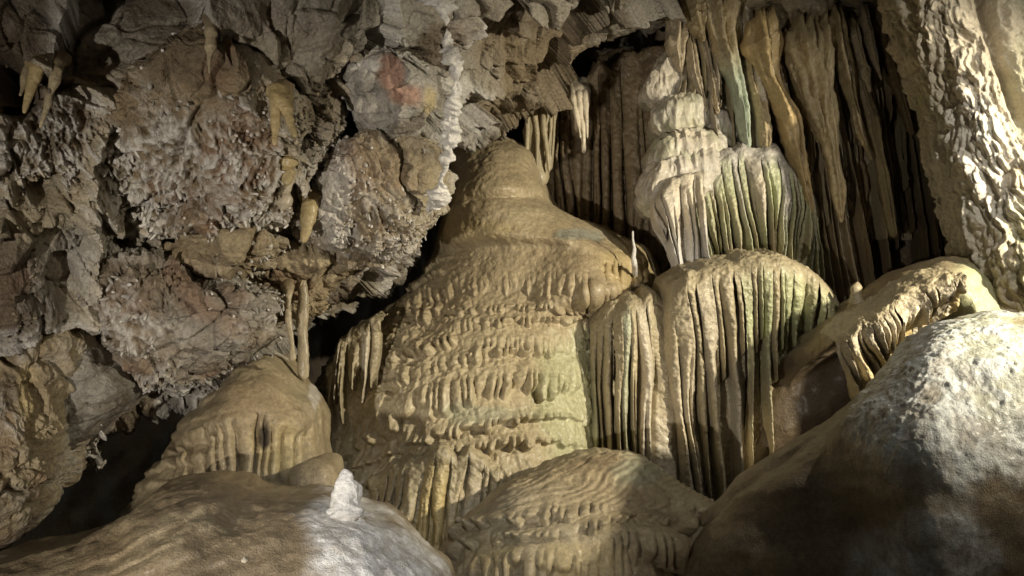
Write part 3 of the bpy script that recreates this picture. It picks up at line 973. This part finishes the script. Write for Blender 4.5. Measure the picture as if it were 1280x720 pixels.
# ================================================================== HANGING DRAPERIES OF THE UPPER RIGHT
back = []
DR = [  # (points px,py) , widths, depth, colour, label
    ([(848, 20), (846, 60), (852, 92)], [22, 20, 6], 8.6, CREAM * .8, 'short pale drapery at the top of the stepped cascade'),
    ([(862, 40), (868, 95), (884, 140)], [12, 12, 8], 8.5, CREAM * .8, 'thin pale pleat falling behind the stepped cascade, nearest the brown wall'),
    ([(876, 42), (888, 95), (898, 142)], [12, 11, 7], 8.45, CREAM * .75, 'thin pale pleat behind the stepped cascade, second from the brown wall'),
    ([(866, 0), (872, 30), (880, 52)], [26, 22, 6], 8.4, TAN, 'stubby drapery at the top edge above the stepped cascade'),
    ([(893, 2), (900, 45), (922, 110), (935, 190)], [32, 26, 18, 14], 8.35, TAN * 1.05, 'long pale green tipped drapery ending on the green dome'),
    ([(905, 40), (914, 70), (920, 90)], [12, 9, 3], 8.3, TAN, 'small spike drapery beside the long green tipped drapery'),
    ([(935, 50), (940, 100), (952, 140), (958, 188)], [14, 10, 12, 18], 8.3, TAN * 1.05, 'drapery with a flared fringe foot standing on the dome crest'),
    ([(950, 45), (962, 100), (985, 150), (999, 205), (1015, 270)], [34, 24, 26, 18, 8], 8.2, TAN * 1.1 + np.array([.03, 0, -.03]), 'broad orange tan drapery narrowing down past the dome right side'),
    ([(968, 60), (980, 120), (985, 190)], [10, 9, 5], 8.35, BROWN * 1.2, 'thin brown drapery strand behind the broad orange tan drapery'),
    ([(985, 60), (995, 95), (1006, 130)], [12, 9, 4], 8.2, TAN * 1.1, 'short rib drapery at the left of the square topped drapery'),
    ([(1000, 58), (1012, 115), (1027, 165), (1030, 180)], [34, 26, 14, 6], 8.15, TAN * 1.1, 'square topped drapery whose point stops halfway down the alcove'),
    ([(1022, 56), (1028, 110), (1034, 165), (1046, 230), (1052, 278)], [22, 20, 16, 14, 4], 8.1, TAN * 1.2, 'longest bright drapery of the alcove with a hooked lower tip'),
    ([(1045, 30), (1058, 90), (1075, 165), (1090, 200)], [16, 12, 9, 4], 8.1, TAN * 1.15, 'slim bright drapery left of the alcove middle'),
    ([(1060, 40), (1078, 110), (1098, 190), (1118, 298)], [15, 12, 12, 12], 8.15, TAN * 1.1, 'slim drapery ending in a blunt orange tip deep in the alcove'),
    ([(1068, 45), (1080, 85), (1088, 115)], [11, 8, 3], 8.05, CREAM * .8, 'short pale rib drapery between two slim alcove draperies'),
    ([(1080, 25), (1092, 70), (1102, 100)], [12, 9, 3], 8.05, CREAM * .8, 'short pale rib drapery near the top of the textured column'),
    ([(1095, 20), (1118, 100), (1140, 170)], [14, 10, 5], 8.2, BROWN * 1.1, 'dark brown drapery strand in the shade beside the textured column'),
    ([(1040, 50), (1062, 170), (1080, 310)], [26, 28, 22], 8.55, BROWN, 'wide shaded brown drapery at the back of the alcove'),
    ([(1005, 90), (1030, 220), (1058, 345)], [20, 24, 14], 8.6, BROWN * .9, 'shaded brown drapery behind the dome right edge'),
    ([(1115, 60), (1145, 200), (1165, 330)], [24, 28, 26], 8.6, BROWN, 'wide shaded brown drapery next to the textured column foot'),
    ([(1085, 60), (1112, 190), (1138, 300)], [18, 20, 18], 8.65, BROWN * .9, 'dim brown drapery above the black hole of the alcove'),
    ([(1015, 0), (1018, 40), (1000, 60)], [16, 14, 8], 8.5, TAN * .8, 'dim drapery at the top edge left of the black notch'),
    ([(985, -10), (992, 30), (998, 48)], [20, 16, 6], 8.4, TAN * .9, 'dim leaf shaped drapery at the top edge over the square topped drapery'),
    ([(925, -10), (932, 25), (938, 50)], [16, 14, 10], 8.4, TAN * .9, 'dim drapery at the top edge above the flared foot drapery'),
    ([(950, -12), (956, 22), (962, 48)], [18, 16, 14], 8.38, TAN * .9, 'dim drapery at the top edge above the broad orange tan drapery'),
]
for k, (pp, ww, dd, c, lab) in enumerate(DR):
    pp = np.array(pp, float)
    dz = dd - 0.12 * np.linspace(0, 1, len(pp))
    pp = np.concatenate([[pp[0] + (pp[0] - pp[1]) * 12 / np.linalg.norm(pp[1] - pp[0])], pp])
    ww = [ww[0] * 1.4] + ww[:-1] + [ww[-1] * 0.6]
    dz = np.concatenate([[dz[0] + 0.35], dz])
    pts = at(pp[:, 0], pp[:, 1], dz)
    c = np.asarray(c) * np.array([1.03, 0.98, 0.88])
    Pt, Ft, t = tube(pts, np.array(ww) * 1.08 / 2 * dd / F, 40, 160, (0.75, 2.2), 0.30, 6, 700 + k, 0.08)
    # pleats along the sheet
    a = np.linspace(0, 2 * math.pi, Pt.shape[1])
    ctr = Pt[:, :-1].mean(1, keepdims=True)
    Pt = Pt + (Pt - ctr) * (0.13 * np.cos(a * 6 + 3 * fbm(ctr, 2, 2, k)) + 0.22 * np.cos(a * 2 + 1.5 * fbm(ctr, 1.5, 2, k + 50)))[..., None] * np.ones((len(t), 1, 1))
    fine_ = fbm(np.stack([np.cos(a)[None] * 3.2 + 0 * t[:, None], np.sin(a)[None] * 3.2 + 0 * t[:, None], t[:, None] * 2.2 + 9 * k + 0 * a[None]], -1), 1.0, 3, 90, ridge=True)
    Pt = Pt + (Pt - ctr) * (0.30 * fine_)[..., None] + 0.008 * fbm(Pt, 26, 2, 95)[..., None]
    Pt[:, -1] = Pt[:, 0]
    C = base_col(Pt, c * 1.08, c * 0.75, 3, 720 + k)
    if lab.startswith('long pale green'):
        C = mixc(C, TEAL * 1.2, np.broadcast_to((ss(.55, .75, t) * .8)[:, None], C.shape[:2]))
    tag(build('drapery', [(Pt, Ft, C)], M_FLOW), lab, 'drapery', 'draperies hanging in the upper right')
ribs = thing('ribbed_drapery', 'brown wall of close fine ribs behind the bright draperies of the alcove', 'drapery', at(1090, 400, 8.9),
             'draperies hanging in the upper right')
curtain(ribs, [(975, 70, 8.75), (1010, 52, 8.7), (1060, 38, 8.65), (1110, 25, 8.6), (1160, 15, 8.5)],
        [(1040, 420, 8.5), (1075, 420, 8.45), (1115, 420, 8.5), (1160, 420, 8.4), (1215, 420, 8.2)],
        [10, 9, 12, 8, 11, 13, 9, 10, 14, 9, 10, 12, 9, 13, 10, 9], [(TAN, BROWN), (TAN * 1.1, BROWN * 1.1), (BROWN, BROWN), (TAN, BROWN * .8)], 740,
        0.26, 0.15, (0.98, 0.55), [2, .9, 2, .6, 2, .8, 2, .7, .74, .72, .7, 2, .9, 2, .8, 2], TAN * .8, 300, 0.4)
fine = thing('ribbed_drapery', 'fine tan flutes hanging between the broad draperies, right of the green dome top', 'drapery', at(1030, 260, 8.4),
             'draperies hanging in the upper right')
curtain(fine, [(925, 66, 8.75), (955, 58, 8.6), (1000, 66, 8.55), (1035, 52, 8.55), (1075, 36, 8.5), (1112, 26, 8.5)],
        [(968, 260, 8.6), (1000, 290, 8.5), (1040, 300, 8.4), (1075, 300, 8.4), (1105, 300, 8.35), (1142, 300, 8.35)],
        [8, 7, 9, 6, 8, 7, 9, 7, 6, 9, 7, 8, 6, 9, 7, 8, 7, 9, 6, 8], [(TAN, TAN), (TAN * 1.1, BROWN * 1.2), (TAN, TAN * 1.1), (CREAM * .75, TAN)], 748,
        0.24, 0.12, (0.98, 0.5), [.6, 2, .8, .5, .9, 2, .7, .95, .5, .8, 2, .6, .9, .45, 2, .7, .9, .5, .8, .6], TAN * .9, 240, 0.3)
upper = thing('ribbed_drapery', 'short pale ribbed drapery row at the top edge above the stepped cascade', 'drapery', at(880, 150, 8.6),
              'draperies hanging in the upper right')
curtain(upper, [(838, 66, 8.7), (862, 40, 8.6), (895, 26, 8.5), (930, 20, 8.5), (968, 18, 8.55)],
        [(846, 190, 8.6), (880, 190, 8.5), (915, 190, 8.45), (945, 190, 8.45), (985, 190, 8.5)],
        [12, 9, 11, 13, 9, 12, 10, 9, 12, 10, 11], [(CREAM * .8, CREAM * .8), (TAN, CREAM * .75), (TAN, TAN), (TAN, GREEN)], 745, 0.22, 0.12,
        (0.98, 0.55), [.55, .8, .95, .6, 2, .7, 2, .5, 2, .8, 2], TAN * .8, 200, 0.3)
# brow from which they hang
P = blob([(845, 10), (880, -70), (1000, -90), (1120, -80), (1150, 0), (1120, 40), (1075, 48), (1045, 38), (1030, 62), (990, 66), (972, 58),
          (935, 58), (910, 40), (880, 44), (858, 34)], 8.9, 0.75, 200, 0.6, (0, 0.1))
px, py = pix(P)
D = 0.06 * fbm(P, 2, 3, 180) + 0.05 * fbm(vertical(P, 1, .2), 8, 3, 181, ridge=True) + 0.02 * fbm(P, 10, 3, 182)
tag(build('rock_brow', [(P + normals(P) * D[..., None], grid_faces(200, 200), base_col(P, TAN, BROWN, 2, 183))], M_FLOW),
    'ribbed brown rock brow at the top edge from which the long draperies hang', 'rock')

# ================================================================== TEXTURED COLUMN AT THE RIGHT
rows = [(-160, 1060, 1420), (0, 1118, 1420), (80, 1142, 1420), (160, 1165, 1425), (240, 1185, 1430), (320, 1205, 1440), (400, 1240, 1450),
        (470, 1255, 1460)]
nx, ny = 460, 620
P = loft(rows, [(-160, 7.6), (470, 7.0)], [(-160, 0.8), (470, 0.85)], nx, ny, 105)
px, py = pix(P)
N = normals(P)
Q = P.copy()
Q[..., 0] += 0.36 * P[..., 1]
Q = Q + 0.06 * np.stack([fbm(P, 5, 2, 190 + i) for i in range(3)], -1)
ch = fbm(vertical(Q, 1, 0.16), 9, 3, 193, ridge=True)
kn = knobs(vertical(Q, 1, 0.4), 13, 194)
kn2 = knobs(vertical(Q, 1, 0.5), 27, 195)
D = 0.062 * ch + 0.040 * kn + 0.028 * kn2 + 0.06 * fbm(P, 1.4, 3, 196)
D = D - 0.22 * np.exp(-((px - (1232 + 0.32 * (py - 20))) / 9.0) ** 2) * (1 - ss(120, 190, py))
C = base_col(P, CREAM * 1.08, CREAM * 0.9, 1.5, 197)
C = mixc(C, GREEN * 1.15, ss(0.0, 0.5, fbm(P, 1.3, 3, 198) + 0.3 * ss(1200, 1290, px)) * 0.5)
C = mixc(C, WHITE, spot(px, py, 1215, 220, 60, 130, P) * 0.5)
tag(build('flowstone_column', [(P + N * D[..., None], grid_faces(ny, nx), C)], M_CALC),
    'massive pale knobbly flowstone column down the right edge, brightly lit', 'column')

# ================================================================== RIGHT LEDGE
base = at(1140, 560, 6.6)
ledge = thing('flowstone_ledge', 'smooth rounded ledge below the textured column, row of drip flutes under its left rim', 'flowstone', base)
P = blob([(1000, 470), (1022, 425), (1048, 398), (1090, 366), (1135, 338), (1180, 322), (1222, 326), (1255, 358), (1270, 420), (1250, 500),
          (1180, 560), (1100, 600), (1020, 620), (960, 640), (962, 560)], 7.15, 0.75, 230, 0.62, (-0.14, -0.05), keep=0.8)
px, py = pix(P)
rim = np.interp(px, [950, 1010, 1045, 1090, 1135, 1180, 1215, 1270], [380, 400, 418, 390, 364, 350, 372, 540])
P[..., 2] += 1.1 * ss(rim - 4, rim + 90, py) * (1 - ss(1190, 1245, px))
D = 0.06 * fbm(P, 1.8, 3, 200) + 0.015 * fbm(P, 9, 3, 201)
C = base_col(P, TAN * 1.0, BROWN * 1.2, 1.4, 202)
C = mixc(C, DKBR * 0.8, ss(rim + 15, rim + 70, py + 20 * fbm(P, 3, 3, 204)) * (1 - ss(1180, 1230, px)))  # shade under the ledge rim, darkened into the rock colour
C = mixc(C, GREEN * 1.25, spot(px, py, 1225, 365, 60, 45, P) * 0.7)
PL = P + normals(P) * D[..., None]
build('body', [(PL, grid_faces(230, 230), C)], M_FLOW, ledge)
rl = [(1036, 436), (1062, 416), (1092, 398), (1125, 375), (1158, 360), (1190, 356)]
rb = [(1064, 512), (1086, 490), (1112, 464), (1138, 436), (1166, 404), (1192, 388)]
dl = [depth_at(PL, x, y - 8) - 0.06 for x, y in rl]
curtain(ledge, [(x, y, q) for (x, y), q in zip(rl, dl)], [(x, y, q - 0.06) for (x, y), q in zip(rb, dl)],
        [8, 7, 9, 7, 8, 10, 7, 9, 8, 7, 9, 8, 7, 8, 7, 8, 7], [(CREAM * .8, YEL), (CREAM * .85, CREAM * .7)], 750, 0.18, 0.09, (0.95, 0.36),
        [.8, .6, .85, .7, .85, .55, .82, .7, .6, .85, .6, .7, .45, .4, .5, .4, .35], TAN, 170, 0.3, wander=0.06, per=17, soft=0.22, hump=0.15)
tag(build('stalagmite', [rod((1070, 386, 7.3), (1072, 352, 7.3), 22, 10, (1, 1), TAN, None, 16, 30, 0.3, 780)], M_FLOW),
    'small rounded tan stub standing in the alcove between shelf and ledge', 'stalagmite')

# ================================================================== FOREGROUND BOULDERS
LAST = {}


def boulder(name, label, poly, d0, bulge, n, eb, tilt, seed, col, stains=(), frost=None, relief=1.0, disp=None, cat='boulder', m=M_GRIT, fine=0.012, under=None):
    P = blob(poly, d0, bulge, n, eb, tilt, keep=0.85)
    if under is not None:                        # the face falls back under a brow
        px, py = pix(P)
        xs = np.linspace(700, 1500, 81)
        ys = np.convolve(np.pad(np.interp(xs, *under), 8, mode='edge'), np.hanning(19)[1:-1] / np.hanning(19).sum(), 'valid')
        q = (py - np.interp(px, xs, ys) + 18 * fbm(P, 2.5, 3, seed + 30)) / 100
        dz = 0.50 * np.log1p(np.exp(q * 2.2)) / 2.2
        P *= ((P[..., 2] + dz) / P[..., 2])[..., None]
    px, py = pix(P)
    N = normals(P)
    D = 0.07 * fbm(P, 1.6, 3, seed) + fine * fbm(P, 8, 4, seed + 1)
    if disp is not None:
        D = D + disp(P, px, py)
    C = base_col(P, col[0], col[1], 1.5, seed + 2)
    C = mixc(C, DKBR, ss(0.05, 0.45, fbm(P, 3.5, 5, seed + 21)) * 0.45)
    C = mixc(C, TAN * 1.15, ss(0.1, 0.5, fbm(P, 5, 5, seed + 22)) * 0.35)
    for (cx, cy, rx, ry, c, w) in stains:
        C = mixc(C, c, spot(px, py, cx, cy, rx, ry, P, 0.45, seed) * w)
    pcs = []
    if frost is not None:
        fm, cnt, ln, rd, tip = frost(P, px, py)
        D = D + relief * fm * (0.018 * knobs(P, 16, seed + 5) + 0.038 * crust(P, seed + 6, 0.1))
        C = mixc(C, tip, fm * (0.55 + 0.45 * ss(-0.3, 0.3, fbm(P, 14, 3, seed + 7))))
    P2 = P + N * D[..., None]
    LAST['P'] = P2
    pcs.append((P2, grid_faces(n, n), C))
    if frost is not None and cnt:
        pcs.append(nubs(P2, normals(P2), fm, cnt, ln, rd, seed, 0.1, tip, basecol=C))
    return tag(build(name, pcs, m), label, cat)


def frost_right(P, px, py):
    f = spot(px, py, 1215, 490, 165, 130, P, 0.4, 210) + ss(0.0, 1.0, spot(px, py, 1160, 695, 110, 60, P, 0.3, 211)) * .6
    f = (f * 1.3).clip(0, 1) * (0.55 + 0.45 * ss(-0.3, 0.2, fbm(vertical(P, 1, .35), 9, 3, 212)))
    return f, 0, 0.007, 0.004, np.array([0.58, 0.595, 0.58])


boulder('boulder', 'large foreground boulder at lower right, its crown frosted with white calcite fuzz',
        [(840, 760), (870, 690), (905, 645), (950, 598), (1005, 556), (1060, 520), (1105, 480), (1140, 440), (1172, 412), (1215, 398),
         (1290, 392), (1420, 410), (1480, 640), (1450, 860), (1100, 900), (900, 860)], 4.8, 0.62, 480, 0.85, (-0.04, -0.30), 210,
        (BROWN * 0.75, BROWN * 1.05), stains=((1240, 420, 70, 60, GREEN * 1.3, 0.6), (1270, 480, 60, 60, GREEN * 1.2, 0.5)), frost=frost_right, relief=0.55, under=([840, 960, 1040, 1070, 1100, 1150, 1200, 1280, 1400], [500, 480, 460, 490, 555, 625, 610, 560, 520]))


def centre_disp(P, px, py):
    led, gro, _, _ = terraces(px, py, P, 40, 13, 0.0009, 760, 220, 0.45, 24)
    lo = ss(615, 665, py + (600 - px).clip(0) * 0.9)
    rip = ripples(P, px, py, (0.55, 1.0), 9.0, 221)
    return lo * led * (0.09 - 0.075 * gro) + (1 - lo) * 0.013 * rip + 0.012 * fbm(P, 16, 2, 222)


boulder('boulder', 'rounded brown boulder at bottom centre, rippled top and drips on its lower face',
        [(545, 760), (560, 690), (585, 650), (625, 605), (680, 580), (740, 567), (800, 572), (850, 605), (900, 640), (905, 670),
         (870, 720), (860, 800), (700, 840), (580, 820)], 6.3, 0.95, 330, 0.8, (0.02, -0.18), 220, (TAN * 0.95, BROWN * 1.2),
        stains=((800, 590, 50, 20, TEAL * .8, 0.4), (720, 700, 60, 30, YEL * .9, 0.5), (620, 700, 40, 30, YEL * .9, 0.4)), disp=centre_disp)


def left_disp(P, px, py):
    c = (px + 6 * fbm(P, 3, 2, 231)) / 15.0
    c = c + 0.35 * np.sin(c * 1.7)
    k = np.floor(c)
    f = c - k
    y0 = 512 + 0.25 * np.abs(px - 320) + 10 * h1(k, 231)
    band = ss(y0, y0 + 16, py) * (1 - ss(596, 606, py)) * ss(185, 215, px) * (1 - ss(385, 402, px))
    g = (1 - np.sqrt(np.clip(1 - (2 * f - 1) ** 2, 0, 1)))
    rip = ripples(P, px, py, (0.35, 1.0), 22.0, 232) * ss(330, 220, px)
    return -band * (0.05 + 0.10 * g * (0.4 + h1(k, 5))) + 0.05 * rip + 0.02 * fbm(P, 7, 3, 233)


boulder('flowstone_hummock', 'smooth tan hummock left of the great mound, band of short drips across its face',
        [(140, 672), (180, 604), (216, 546), (254, 503), (295, 463), (325, 446), (355, 452), (385, 485), (402, 505), (408, 560), (418, 600),
         (430, 700), (250, 730), (120, 720)], 6.75, 0.85, 280, 0.75, (0.05, -0.15), 230, (TAN * 0.9, BROWN * 1.2),
        stains=((350, 560, 50, 30, YEL * .9, 0.45), (331, 545, 9, 18, DKBR * .35, 1.0), (393, 495, 8, 20, WHITE * .8, 0.6)), disp=left_disp,
        cat='flowstone')


def frost_left(P, px, py):
    f = spot(px, py, 432, 668, 66, 62, P, 0.4, 240) + spot(px, py, 490, 712, 80, 50, P, 0.4, 241)
    return f.clip(0, 1), 0, 0.004, 0.003, WHITE * 1.12


def left_front_disp(P, px, py):
    rip = ripples(P, px, py, (0.45, 1.0), 26.0, 243) * ss(420, 250, px)
    return 0.022 * rip + 0.01 * fbm(P, 14, 2, 244)


boulder('boulder', 'wide smooth foreground boulder along the bottom left with a white crusted right shoulder',
        [(-120, 740), (-20, 706), (60, 684), (130, 654), (200, 608), (260, 594), (330, 610), (400, 612), (440, 632), (490, 655), (530, 690),
         (565, 730), (560, 840), (300, 900), (0, 880), (-120, 800)], 5.0, 0.95, 320, 0.8, (0.0, -0.22), 240, (BROWN * 1.25, BROWN * 0.85),
        frost=frost_left, relief=0.3, disp=left_front_disp)
dn = depth_at(LAST['P'], 432, 646)
pcs = [rod((432, 660, dn + 0.02), (431, 586, dn + 0.10), 34, 15, (1, .9), WHITE * 1.05, None, 30, 90, 0.5, 801, beads=0.3, root=None, ns=12),
       rod((446, 655, dn + 0.06), (443, 600, dn + 0.14), 22, 12, (1, .9), WHITE, None, 24, 70, 0.5, 802, beads=0.3, root=None, ns=12),
       rod((418, 660, dn + 0.03), (421, 618, dn + 0.08), 20, 10, (1, .9), WHITE, None, 24, 60, 0.5, 803, beads=0.3, root=None, ns=12)]
tag(build('stalagmite', pcs, M_CALC), 'stubby white stalagmite on the shoulder of the bottom left boulder', 'stalagmite')
tag(build('stalagmite', [rod((307, 715, 4.2), (305, 696, 4.2), 12, 7, (1, 1), CREAM, None, 14, 30, 0.3, 805)], M_CALC),
    'tiny pale knob on the bottom left boulder near the bottom edge', 'stalagmite')
boulder('rock_hump', 'small round tan knob between the hummock and the white stalagmite',
        [(358, 600), (368, 582), (395, 572), (418, 580), (424, 606), (418, 635), (385, 640), (360, 625)], 5.9, 0.3, 90, 0.85, (0, -.1), 250,
        (TAN, BROWN * 1.2), cat='flowstone')

# ================================================================== LIGHT
w = bpy.data.worlds.new("World")
scene.world = w
w.use_nodes = True
nt = w.node_tree
sky = nt.nodes.new('ShaderNodeTexSky')
sky.sky_type = 'NISHITA'
sky.sun_disc = False
sky.sun_elevation = math.radians(28)
sky.sun_rotation = math.radians(150)
nt.links.new(sky.outputs['Color'], nt.nodes['Background'].inputs['Color'])
nt.nodes['Background'].inputs['Strength'].default_value = 0.035


def lamp(name, px, py, d, tx, ty, td, power, size, cone, col, blend=0.6):
    L = bpy.data.lights.new(name, 'SPOT')
    L.energy = power
    L.color = col
    L.shadow_soft_size = size
    L.spot_size = math.radians(cone)
    L.spot_blend = blend
    o = bpy.data.objects.new(name, L)
    COL.objects.link(o)
    a, b = Vector(W(at(px, py, d)).tolist()), Vector(W(at(tx, ty, td)).tolist())
    o.location = a
    o.rotation_euler = (b - a).to_track_quat('-Z', 'Y').to_euler()
    return o


lamp('unseen_lamp', 2790, -240, 3.0, 730, 395, 7.6, 2950, 0.10, 58, (1.0, 0.905, 0.70), 0.8)
lamp('unseen_lamp', 1500, -160, 4.5, 1240, 240, 6.0, 130, 0.06, 116, (1.0, 0.95, 0.84), 0.6)
lamp('unseen_lamp', 7288, -2299, -0.5, 420, 390, 6.0, 1080, 0.06, 50, (1.0, 0.92, 0.80), 0.8)

lamp('unseen_lamp', 640 - 500, -1800, 0.6, 470, 690, 4.4, 420, 0.06, 34, (0.95, 0.97, 1.0), 0.8)  # added lamp above the view, brightens the bottom left boulder's white shoulder

# ------------------------------------------------------------------ camera and output
cam = bpy.data.cameras.new('camera')
cam.sensor_width = 36
cam.lens = 18 / math.tan(math.radians(30))
cam.clip_end = 200
co = bpy.data.objects.new('camera', cam)
COL.objects.link(co)
co.location = CAM
co.rotation_euler = (math.pi / 2 + PITCH, 0, 0)
scene.camera = co
vs = scene.view_settings
vs.view_transform = 'Standard'
vs.look = 'None'
vs.gamma = 1
vs.use_curve_mapping = False
vs.exposure = 0.06
